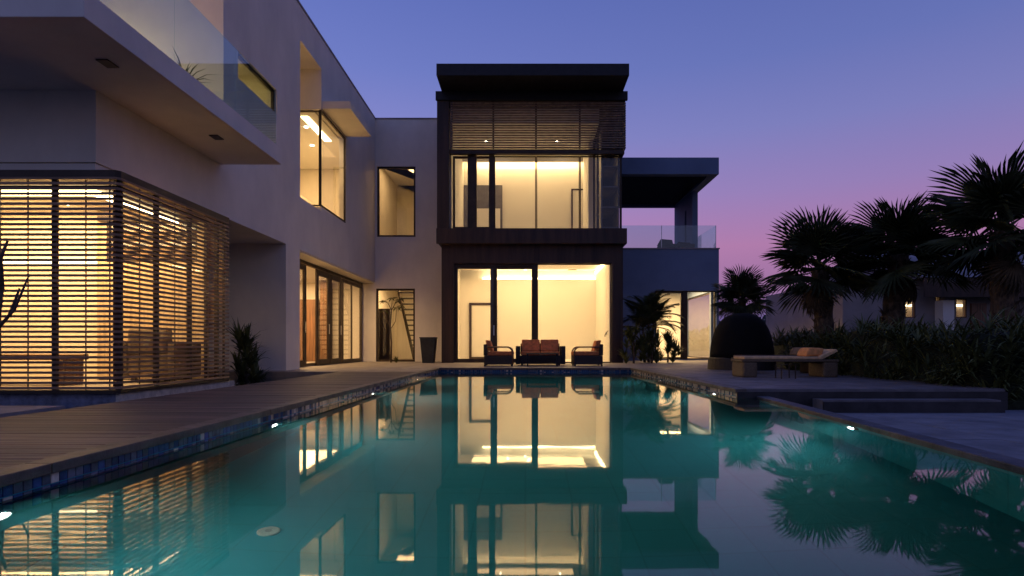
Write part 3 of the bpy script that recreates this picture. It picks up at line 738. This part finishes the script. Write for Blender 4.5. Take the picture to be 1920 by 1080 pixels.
sf = thing("sofa", "dark wicker two seat sofa with rust cushions centred before the tower window", "sofa", (X_(1013, 17.7), 17.7, 0), 0, "lounge set by the pool")
MB().box(-.60, .60, -.42, .40, .05, .30).build("base", M["wicker"], sf, bevel=.02)
MB().box(-.60, .60, .30, .40, .305, .66).build("back_frame", M["wicker"], sf, bevel=.02)
for s in (-1, 1):
    MB().box(s*.67-.065, s*.67+.065, -.40, .40, .04, .58).build("armrest", M["wicker"], sf, bevel=.02)
    MB().box(s*.29-.28, s*.29+.28, -.44, .28, .305, .425).build("seat_cushion", M["cushion"], sf, bevel=.035, seg=3)
    MB().prism([(.05, .43), (.22, .43), (.29, .77), (.17, .78)], 0, s*.285-.275, s*.285+.275).build("back_cushion", M["cushion"], sf, bevel=.035, seg=3)
for sx in (-.55, .55):
    for sy in (-.36, .34): MB().box(sx-.03, sx+.03, sy-.03, sy+.03, 0, .049).build("leg", M["black"], sf)
ct = thing("coffee_table", "low slim dark coffee table in front of the pool end sofa", "table", (X_(1017, 16.7), 16.85, 0), 0, "lounge set by the pool")
MB().box(-.46, .46, -.22, .22, .34, .375).build("top", M["wicker"], ct, bevel=.006)
for sx in (-.42, .42):
    for sy in (-.18, .18): MB().box(sx-.02, sx+.02, sy-.02, sy+.02, 0, .339).build("leg", M["black"], ct)

pt = thing("tapered_planter", "tall tapered charcoal planter against the white wall beside the tower", "planter", (X_(801, 20), 20.3, 0))
def taper(b, t, z0, z1):
    vs = [(-b, -b, z0), (b, -b, z0), (b, b, z0), (-b, b, z0), (-t, -t, z1), (t, -t, z1), (t, t, z1), (-t, t, z1)]
    return MB().add(vs, [(3, 2, 1, 0), (0, 1, 5, 4), (1, 2, 6, 5), (2, 3, 7, 6), (3, 0, 4, 7), (4, 5, 6, 7)])
taper(.19, .26, 0, .84).build("body", M["pot"], pt, bevel=.01)
MB().box(-.275, .275, -.275, .275, .842, .885).build("rim", M["pot"], pt, bevel=.008)

# ================================================================== RIGHT DECK FURNITURE
pod = thing("domed_daybed", "black wicker domed daybed with curved hood on the right deck", "daybed", (X_(1396, 14.2), 14.4, 0))
sx_, sy_ = .74, .80
mb = MB(); nU, nV = 28, 12
vs = []
for j in range(nV+1):
    ph = R(90)*j/nV
    for i in range(nU+1):
        th = R(112) + R(296)*i/nU      # hood open towards the garden
        r = math.cos(ph)**.72
        vs.append((sx_*1.0*r*math.cos(th), sy_*r*math.sin(th), .28 + 1.10*math.sin(ph)))
fs = [(j*(nU+1)+i, j*(nU+1)+i+1, (j+1)*(nU+1)+i+1, (j+1)*(nU+1)+i) for j in range(nV) for i in range(nU)]
hood = mb.add(vs, fs).build("hood", M["wickerB"], pod, smooth=True)
sm_ = hood.modifiers.new("thickness", 'SOLIDIFY'); sm_.thickness = .04; sm_.offset = -1
MB().lathe([(.80, .0), (.785, .27), (.76, .30), (.0, .30)], 36).build("base", M["wicker"], pod, smooth=False)
MB().lathe([(.70, .305), (.71, .36), (.67, .40), (.0, .405)], 36).build("mattress", M["sofa"], pod, smooth=False)

def lounger(label, loc, rz, mw, mc, mp):
    t = thing("sun_lounger", label, "sun lounger", loc, rz, "loungers on the right deck")
    for x in (-.93, .72):                     # waterfall end blocks
        MB().box(x, x+.30, -.33, .33, 0, .30).build("end_block", mw, t, bevel=.05, seg=3)
    MB().box(-.95, 1.04, -.33, .33, .302, .345).build("platform", mw, t, bevel=.012)
    MB().box(-.90, .62, -.31, .31, .347, .40).build("mattress", mc, t, bevel=.022, seg=3)
    MB().prism([(.63, .35), (.70, .35), (1.02, .50), (.99, .545), (.66, .41)], 1, -.31, .31).build("backrest", mc, t, bevel=.01)
    MB().prism([(.40, .405), (.74, .415), (.80, .56), (.50, .575), (.44, .50)], 1, -.22, .22).build("pillow", mp, t, bevel=.05, seg=3)
    t.scale = (.88, .9, .95)
    return t
lounger("wicker lounger with tan mattress and orange pillow at the front of the right deck", (X_(1472, 10.7), 10.85, 0), 0, M["wickerL"], M["cushionB"], M["cushionO"])
lounger("dark wicker lounger half hidden behind the tan one near the hedge", (5.25, 12.3, 0), R(0), M["wicker"], M["sofa"], M["sofa"])
stb = thing("side_table", "small glass topped side table beside the tan lounger", "side table", (X_(1475, 10.2), 10.25, 0))
MB().box(-.13, .13, -.13, .13, .24, .256).build("top", M["glass"], stb)
for sx in (-.12, .12):
    for sy in (-.12, .12): MB().box(sx-.008, sx+.008, sy-.008, sy+.008, 0, .239).build("leg", M["bronze"], stb)

# ================================================================== VEGETATION
def fan_mesh(name, pet, rad, nseg, droop, m, rng):
    mb = MB()
    mb.tube([(0, 0, 0), (pet*.5, 0, .02), (pet, 0, 0)], [.022, .014, .010], 5)
    span = R(262); vs, fs = [], []
    for i in range(nseg):
        a0 = -span/2 + span*i/nseg; a1 = -span/2 + span*(i+1)/nseg; am = (a0+a1)/2
        edge = abs(am)/(span/2)
        rt = rad*(1-.22*edge**2)*rng.uniform(.92, 1.05); rj = rt*rng.uniform(.32, .44)
        def pt(a, r, up):
            z = up - droop*(r/rad)**2.2*rad*.55 - .10*rad*edge**2*(r/rad)
            return (pet + r*math.cos(a), r*math.sin(a)*.96, z)
        o = len(vs); h = .012
        tipd = -rng.uniform(.02, .10)*rad
        tip = list(pt(am + rng.uniform(-.02, .02), rt, 0)); tip[2] += tipd
        vs += [pt(am, .01, 0), pt(a0, rj*.5, -h), pt(am, rj*.5, h), pt(a1, rj*.5, -h), pt(a0, rj, -h), pt(am, rj, h), pt(a1, rj, -h),
               pt(am-(a1-a0)*.22, rt*.76, -h), pt(am+(a1-a0)*.22, rt*.76, -h), tip]
        fs += [(o, o+1, o+2), (o, o+2, o+3), (o+1, o+4, o+5, o+2), (o+2, o+5, o+6, o+3), (o+4, o+7, o+5), (o+5, o+8, o+6), (o+5, o+7, o+9), (o+5, o+9, o+8)]
    mb.add(vs, fs)
    return mb.mesh(name, m)
rng = random.Random(3)
fans = [fan_mesh("fan_frond", .50, .84, 30, d, M["palm"], rng) for d in (.10, .25, .5)]
fans_dead = [fan_mesh("dead_frond", .55, .55, 22, .9, M["palmD"], rng)]
def fan_palm(label, x, yv, z0, crown_z, scale, nfr, seed, trunk_r=.2, low=-26, lean=(0, 0)):
    rg = random.Random(seed)
    t = thing("fan_palm", label, "palm tree", (x, yv, z0), group="fan palms behind the hedge")
    H = crown_z - z0
    pts, rad = [], []
    for i in range(15):
        f = i/14; pts.append((lean[0]*f*f, lean[1]*f*f, H*f)); rad.append(trunk_r*(1.15-.35*f)*(1+.10*(i % 2)))
    mb = MB().tube(pts, rad, 12)
    for i in range(int(60*H/2.2)):                       # old leaf bases
        f = rg.uniform(.05, .98); a = rg.uniform(0, 6.28); r = trunk_r*(1.12-.35*f)
        cx, cy_, cz = lean[0]*f*f, lean[1]*f*f, H*f
        ux, uy = math.cos(a), math.sin(a); w = .055; l = rg.uniform(.10, .22)
        p0 = (cx+ux*r*.9, cy_+uy*r*.9, cz); p1 = (cx+ux*(r+.05), cy_+uy*(r+.05), cz+l*.6); p2 = (cx+ux*(r+.09+.05*rg.random()), cy_+uy*(r+.09), cz+l)
        mb.add([(p0[0]-uy*w, p0[1]+ux*w, p0[2]), (p0[0]+uy*w, p0[1]-ux*w, p0[2]), (p1[0]+uy*w*.6, p1[1]-ux*w*.6, p1[2]), (p1[0]-uy*w*.6, p1[1]+ux*w*.6, p1[2]), p2],
               [(0, 1, 2, 3), (3, 2, 4)])
    mb.build("trunk", M["trunk"], t)
    top = Vector((lean[0], lean[1], H))
    for i in range(nfr):
        f = i/(nfr-1)
        az = i*2.39996 + rg.uniform(-.25, .25)
        el = R(86 - (86-low)*f**.85 + rg.uniform(-7, 7))
        s = scale*rg.uniform(.85, 1.1)
        m = Matrix.Translation(top + Vector((0, 0, .05*(1-f)-.14*f))) @ Matrix.Rotation(az, 4, 'Z') @ Matrix.Rotation(-el, 4, 'Y') @ Matrix.Rotation(rg.uniform(-.5, .5), 4, 'X') @ Matrix.Scale(s, 4)
        inst("frond", rg.choice(fans), t, mtx=m)
    for i in range(5):
        az = rg.uniform(0, 6.28)
        m = Matrix.Translation(top + Vector((0, 0, -.2))) @ Matrix.Rotation(az, 4, 'Z') @ Matrix.Rotation(R(rg.uniform(58, 75)), 4, 'Y') @ Matrix.Scale(scale*.8, 4)
        inst("dead_frond", fans_dead[0], t, mtx=m)
    return t
fan_palm("fan palm leftmost of the three large palms behind the hedge", X_(1548, 13.5), 13.5, -.32, 2.40, 1.12, 21, 1, .20, lean=(-.15, 0))
fan_palm("middle large fan palm with fibrous trunk behind the hedge", X_(1670, 13.0), 13.0, -.32, 2.62, 1.12, 21, 2, .22, lean=(.2, 0))
fan_palm("tallest fan palm at the right edge rising over the hedge", X_(1888, 11.0), 11.0, -.32, 2.72, 1.2, 23, 5, .22, lean=(-.12, 0))
fan_palm("small fan palm behind the domed daybed beside the right wing", X_(1392, 19.0), 19.0, 0, 2.10, .82, 26, 8, .13)

def blade_mass(mb, clumps, rg, n, length, width, up=.55):
    for (cx, cy_, cz, tilt) in clumps:
        for k in range(n):
            a = rg.uniform(0, 6.28); L = length*rg.uniform(.6, 1.15); w = width*rg.uniform(.7, 1.2)
            e = rg.uniform(.15, 1.35)
            dx, dy = math.cos(a), math.sin(a)
            px, py = -dy*w, dx*w
            p = Vector((cx, cy_, cz)); d = Vector((dx*math.cos(e), dy*math.cos(e), math.sin(e)*up*1.6 + tilt)); d.normalize()
            vs = []
            for s in range(4):
                ww = (.7, 1.0, .8, 0)[s]
                if s < 3: vs += [(p.x+px*ww, p.y+py*ww, p.z), (p.x-px*ww, p.y-py*ww, p.z)]
                else: vs.append(tuple(p))
                p = p + d*(L/3); d.z -= .42; d.normalize()
            mb.add(vs, [(0, 1, 3, 2), (2, 3, 5, 4), (4, 5, 6)])
    return mb
def mound_h(x, y):      # hedge height field
    return .98 + .10*math.sin(x*2.1+.5) * math.cos(y*1.7) + .06*math.sin(x*5.3+y*3.1)
hg = thing("strap_leaf_hedge", "wide dark hedge of strap leaved plants along the right deck", "hedge", (8.0, 10.5, -.32))
rg = random.Random(21)
hx = lambda y: 6.05 + max(0, y-11.0)*.12                # front line of the planting
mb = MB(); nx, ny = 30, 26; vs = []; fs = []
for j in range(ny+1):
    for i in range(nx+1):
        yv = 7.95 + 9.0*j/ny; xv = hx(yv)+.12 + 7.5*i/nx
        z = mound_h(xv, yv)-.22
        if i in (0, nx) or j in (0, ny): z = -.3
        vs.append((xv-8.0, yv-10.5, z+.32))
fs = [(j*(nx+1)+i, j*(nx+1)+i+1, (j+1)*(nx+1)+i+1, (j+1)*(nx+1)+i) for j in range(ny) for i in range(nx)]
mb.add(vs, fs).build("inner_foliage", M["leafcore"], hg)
cl = []
for i in range(520):
    yv = rg.uniform(7.95, 16.8); xv = hx(yv) + 7.3*rg.random()**1.4
    cl.append((xv-8.0, yv-10.5, mound_h(xv, yv)-.30+.32, .25))
for i in range(330):                                   # side facing the deck and the camera
    if rg.random() < .5: yv = rg.uniform(7.95, 15); xv = hx(yv)+.1
    else: yv = 7.98; xv = rg.uniform(6.1, 12)
    cl.append((xv-8.0, yv-10.5, rg.uniform(-.25, .62)+.32, .1))
tag(blade_mass(MB(), cl, rg, 13, .46, .016).build("leaves", M["leaf"], hg), kind="stuff")

def strap_plant(name, label, cat, loc, n, L, w, h, m="leaf", seed=1, group=None, spread=.06, nc=5):
    t = thing(name, label, cat, loc, group=group)
    rg = random.Random(seed)
    cl = []
    for k in range(nc):
        a = rg.uniform(0, 6.28); f = k/(nc-1); r = spread*(1-.6*f)*rg.random()**.5
        cl.append((r*math.cos(a), r*math.sin(a), h*f, .5))
    MB().tube([(0, 0, 0), (.01, 0, h*.5), (0, .01, h)], [.035, .03, .02], 7).build("stem", M["bark"], t)
    blade_mass(MB(), cl, rg, n, L, w, .7).build("leaves", M[m], t)
    return t
strap_plant("yucca_plant", "dark spiky plant against the wall beside the slatted room", "plant", (X_(455, 12.6), 12.75, -.4), 22, .60, .024, 1.05, seed=4, spread=.42, nc=14)
strap_plant("balcony_plant", "small spiky plant behind the balcony glass", "plant", (-5.0, 8.6, 4.22), 6, .50, .014, .15, seed=5)
strap_plant("ground_plant", "tiny dark plant at the foot of the slender tree", "plant", (X_(744, 20.8), 20.7, 0), 8, .16, .018, .10, seed=6)
for i, (px, Yv, hh, lab) in enumerate(((1188, 19.6, .5, "low dark shrub against the tower corner"), (1222, 19.9, .42, "low dark shrub under the feather palm"), (1252, 20.6, .3, "low dark shrub before the lit corner window"))):
    strap_plant("low_shrub", lab, "shrub", (X_(px, Yv), Yv, 0), 20, .50, .026, hh+.45, seed=30+i, spread=.5, nc=16, group="shrubs by the tower corner")

# feather palm in front of the right wing
def feather_mesh(L, m, rg):
    mb = MB(); pts = []; n = 16
    for i in range(n+1):
        f = i/n; pts.append(Vector((L*(f - .18*f*f*f), 0, L*(.25*f - .62*f*f))))
    mb.tube(pts, [.014*(1-.8*i/n)+.002 for i in range(n+1)], 5)
    for i in range(2, n+1):
        for h in (0, .5):
            f = (i-h)/n; k = min(n-1, int(f*n)); p = pts[k].lerp(pts[k+1], f*n-k)
            for s in (-1, 1):
                l = L*.30*math.sin(math.pi*min(1, f*.9+.1))**.7*rg.uniform(.85, 1.1)+.03
                q = p + Vector((l*.55, s*l*.75, -l*.35)); mid = p.lerp(q, .5)+Vector((0, 0, .02)); w = Vector((.014, -s*.006, 0))
                mb.add([p-w*.4, p+w*.4, mid+w, mid-w, q], [(0, 1, 2, 3), (3, 2, 4)])
    return mb.mesh("feather_frond", m)
fm = [feather_mesh(1.5, M["palm"], rng) for _ in range(3)]
fp = thing("feather_palm", "arching feather palm in front of the lit right wing window", "palm tree", (X_(1216, 20.8), 20.8, 0))
for k, (dx, dy) in enumerate(((0, 0), (.13, .1), (-.12, .06))):
    MB().tube([(dx, dy, 0), (dx*1.2, dy, .7), (dx*1.6, dy, 1.6-.2*k)], [.05, .04, .035], 8).build("stem", M["bark"], fp)
    for i in range(14):
        el = R(rng.uniform(-5, 78)); az = i*2.4 + k
        m = Matrix.Translation((dx*1.6, dy, 1.55-.2*k)) @ Matrix.Rotation(az, 4, 'Z') @ Matrix.Rotation(-el, 4, 'Y') @ Matrix.Scale(rng.uniform(.75, 1.05), 4)
        inst("frond", fm[i % 3], fp, mtx=m)

# slender young tree by the doorway, bare tree at the slatted room
def branch_tree(name, label, loc, segs, leaves, mleaf="leaf", seed=2):
    t = thing(name, label, "tree", loc)
    rg = random.Random(seed)
    for i, (pts, r0, r1) in enumerate(segs):
        n = len(pts); MB().tube(pts, [r0+(r1-r0)*k/(n-1) for k in range(n)], 8).build("trunk" if i == 0 else "branch", M["bark"], t, smooth=True)
    for p in leaves:
        mb = MB()
        for k in range(7):
            a = rg.uniform(0, 6.28); L = rg.uniform(.16, .30)
            d = Vector((math.cos(a), math.sin(a), rg.uniform(-.7, .3))).normalized(); s = d.cross(Vector((0, 0, 1))).normalized()*.03
            P0 = Vector(p); a1 = P0+d*L*.5; b1 = P0+d*L+Vector((0, 0, -.05))
            mb.add([P0, a1+s, b1, a1-s], [(0, 1, 2, 3)])
        mb.build("leaf_cluster", M[mleaf], t)
branch_tree("young_tree", "slender young tree with sparse leaves before the stair hall doorway", (X_(733, 20.8), 20.8, 0),
            [([(0, 0, 0), (.02, 0, .7), (-.02, 0, 1.3), (.02, 0, 1.9)], .035, .018),
             ([(0, 0, 1.2), (.16, 0, 1.45), (.2, .02, 1.95)], .014, .007), ([(0, 0, 1.25), (-.14, 0, 1.5), (-.2, 0, 1.85)], .014, .007),
             ([(.02, 0, 1.85), (.16, 0, 2.1), (.36, 0, 2.25)], .015, .007), ([(.02, 0, 1.85), (-.1, 0, 2.1), (-.3, 0, 2.2)], .015, .007), ([(.02, 0, 1.85), (.05, 0, 2.3)], .012, .006)],
            [(.36, 0, 2.25), (-.3, 0, 2.2), (.05, 0, 2.3), (.2, .02, 1.95), (-.2, 0, 1.85), (.25, 0, 2.2), (.4, 0, 2.0)], seed=9)
bt = branch_tree("bare_tree", "bare dark branching tree in front of the slats at the far left edge", (X_(-16, 6.6), 6.6, -.4),
            [([(0, 0, 0), (-.03, 0, .7), (.06, 0, 1.2), (.12, 0, 1.65)], .04, .022),
             ([(.06, 0, 1.15), (.26, 0, 1.38), (.42, 0, 1.76)], .02, .009), ([(.2, 0, 1.3), (.30, .02, 1.62)], .02, .010),
             ([(.11, 0, 1.6), (.10, 0, 1.95), (.18, 0, 2.15)], .03, .012), ([(.11, 0, 1.6), (.0, 0, 2.0)], .03, .012), ([(-.02, 0, .8), (-.25, 0, 1.3), (-.3, 0, 1.9)], .04, .015)], [])

# ================================================================== NEIGHBOUR VILLA AND DISTANCE
NY = 25.0
nb = thing("neighbour_villa", "neighbouring pale villa with sloping roof and lit windows behind the palms", "house", (18, NY, -.32))
def N(o): o.location = (-18, -NY, .32); return o
nwin = [(1697, 1717, 556, 596), (1754, 1764, 555, 596), (1792, 1813, 560, 596), (1905, 1912, 548, 596)]
N(csg([(X_(1580, NY), 30, NY, NY+8, -.32, 3.4)], [(X_(a, NY), X_(b, NY), NY-1, NY+.5, Z_(d, NY), Z_(c, NY)) for a, b, c, d in nwin] + [(X_(1660, NY), 29, NY+.25, NY+7, 0, 3.2)]).build("wall", M["neighbour"], nb))
N(MB().prism([(NY-.9, 3.42), (NY+4.5, 5.4), (NY+9, 3.6), (NY+9, 3.42)], 0, X_(1705, NY), 31).build("roof", M["roof"], nb))
N(MB().box(X_(1735, NY-1), 31, NY-.95, NY-.905, 2.6, 3.36).build("fascia", M["cladding"], nb))
N(box("pillar", M["plaster"], nb, X_(1765, NY-.4), X_(1786, NY-.4), NY-.5, NY-.01, -.32, 2.5))
N(box("wood_panel", M["wood"], nb, X_(1822, NY-.1), X_(1850, NY-.1), NY-.1, NY-.01, -.32, 2.4))
for a, b, c, d in nwin:
    w = N(frame_y(MB(), X_(a, NY), X_(b, NY), Z_(d, NY), Z_(c, NY), NY+.03, NY+.09, .05).build("window", M["wood"], nb))
    MB().box(X_(a, NY)+.04, X_(b, NY)-.04, NY+.057, NY+.063, Z_(d, NY)+.04, Z_(c, NY)-.04).build("pane", M["glass"], w)
N(box("cove_strip", M["led2"], nb, X_(1665, NY), 28, NY+6.85, NY+6.95, 2.75, 2.85))
area("neighbour_ceiling_light", (20, NY+3.5, 3.18), 8, 3, 220)
# slatted pavilion on the neighbour's plot
sp = thing("slatted_hut", "small pale hut with glowing slatted side beyond the palms", "hut", (X_(1600, 30), 30, -.32))
MB().box(-.9, .05, 0, 2, 0, 2.9).build("wall", M["plaster"], sp)
for i in range(16):
    o = MB().box(.07, .85, 0, .06, 0, .07).build("slat", M["slat"], sp); o.location = (0, 0, .4+.15*i)
MB().box(.06, .86, .8, .9, 0, 2.8).build("back_wall", M["interior"], sp)
MB().box(-.95, .9, -.05, 2, 2.91, 3.02).build("roof", M["roof"], sp)
area("hut_light", (X_(1600, 30)+.45, 30.45, 2.55), .5, .3, 12)

def far_tree(label, x, yv, h, wdt, seed):
    t = thing("distant_tree", label, "tree", (x, yv, -.32), group="trees beyond the garden")
    rg = random.Random(seed)
    MB().tube([(0, 0, 0), (.1, 0, h*.4), (0, 0, h*.75)], [.25, .2, .08], 7).build("trunk", M["bark"], t)
    mb = MB()
    lobes = [(rg.uniform(-.7, .7)*wdt, rg.uniform(-.6, .6)*wdt, h*rg.uniform(.35, .85), rg.uniform(.28, .5)*wdt) for _ in range(9)]
    for k in range(900):
        lx, ly, lz, lr = rg.choice(lobes); v = Vector((rg.gauss(0, 1), rg.gauss(0, 1), rg.gauss(0, 1))).normalized()*lr*rg.uniform(.55, 1.1)
        c = Vector((lx, ly, lz))+v; a = Vector((rg.uniform(-1, 1), rg.uniform(-1, 1), rg.uniform(-1, 1))).normalized()*.28; b = a.orthogonal().normalized()*.2
        mb.add([c-a-b*.3, c+b, c+a+b*.3, c-b], [(0, 1, 2, 3)])
    mb.build("crown", M["fartree"], t)
for i, (px, top, wd, lab) in enumerate(((1440, 590, 3.2, "distant dark tree just right of the daybed hood"), (1475, 582, 3.0, "distant dark tree with rounded top left of the first palm trunk"),
        (1508, 586, 3.0, "distant dark tree touching the first palm trunk on its left"), (1350, 600, 3.5, "distant dark tree behind the small fan palm"), (1400, 596, 3.2, "distant dark tree behind the daybed hood"),
        (1575, 560, 2.2, "tall distant tree right of the first palm trunk"), (1622, 600, 3.0, "distant dark tree between first and second palm"))):
    Yv = 58 + (i*7) % 17
    far_tree(lab, X_(px, Yv), Yv, Z_(top, Yv)+.32, wd, 50+i)
# far tree belt on the horizon
mb = MB(); rg = random.Random(77)
for k in range(9000):
    a = rg.uniform(-1, 1); yv = 110 + rg.uniform(0, 25); xv = a*190; hh = 4.2+1.6*math.sin(xv*.13)+1.2*math.sin(xv*.37+1)
    c = Vector((xv, yv, rg.uniform(-.3, hh))); q = Vector((rg.uniform(-1, 1), rg.uniform(-1, 1), rg.uniform(-1, 1))).normalized()*.9; b = q.orthogonal().normalized()*.7
    mb.add([c-q, c+b, c+q, c-b], [(0, 1, 2, 3)])
tag(mb.build("woodland", M["fartree"]), "dark belt of distant woodland along the horizon", "woodland", kind="stuff")
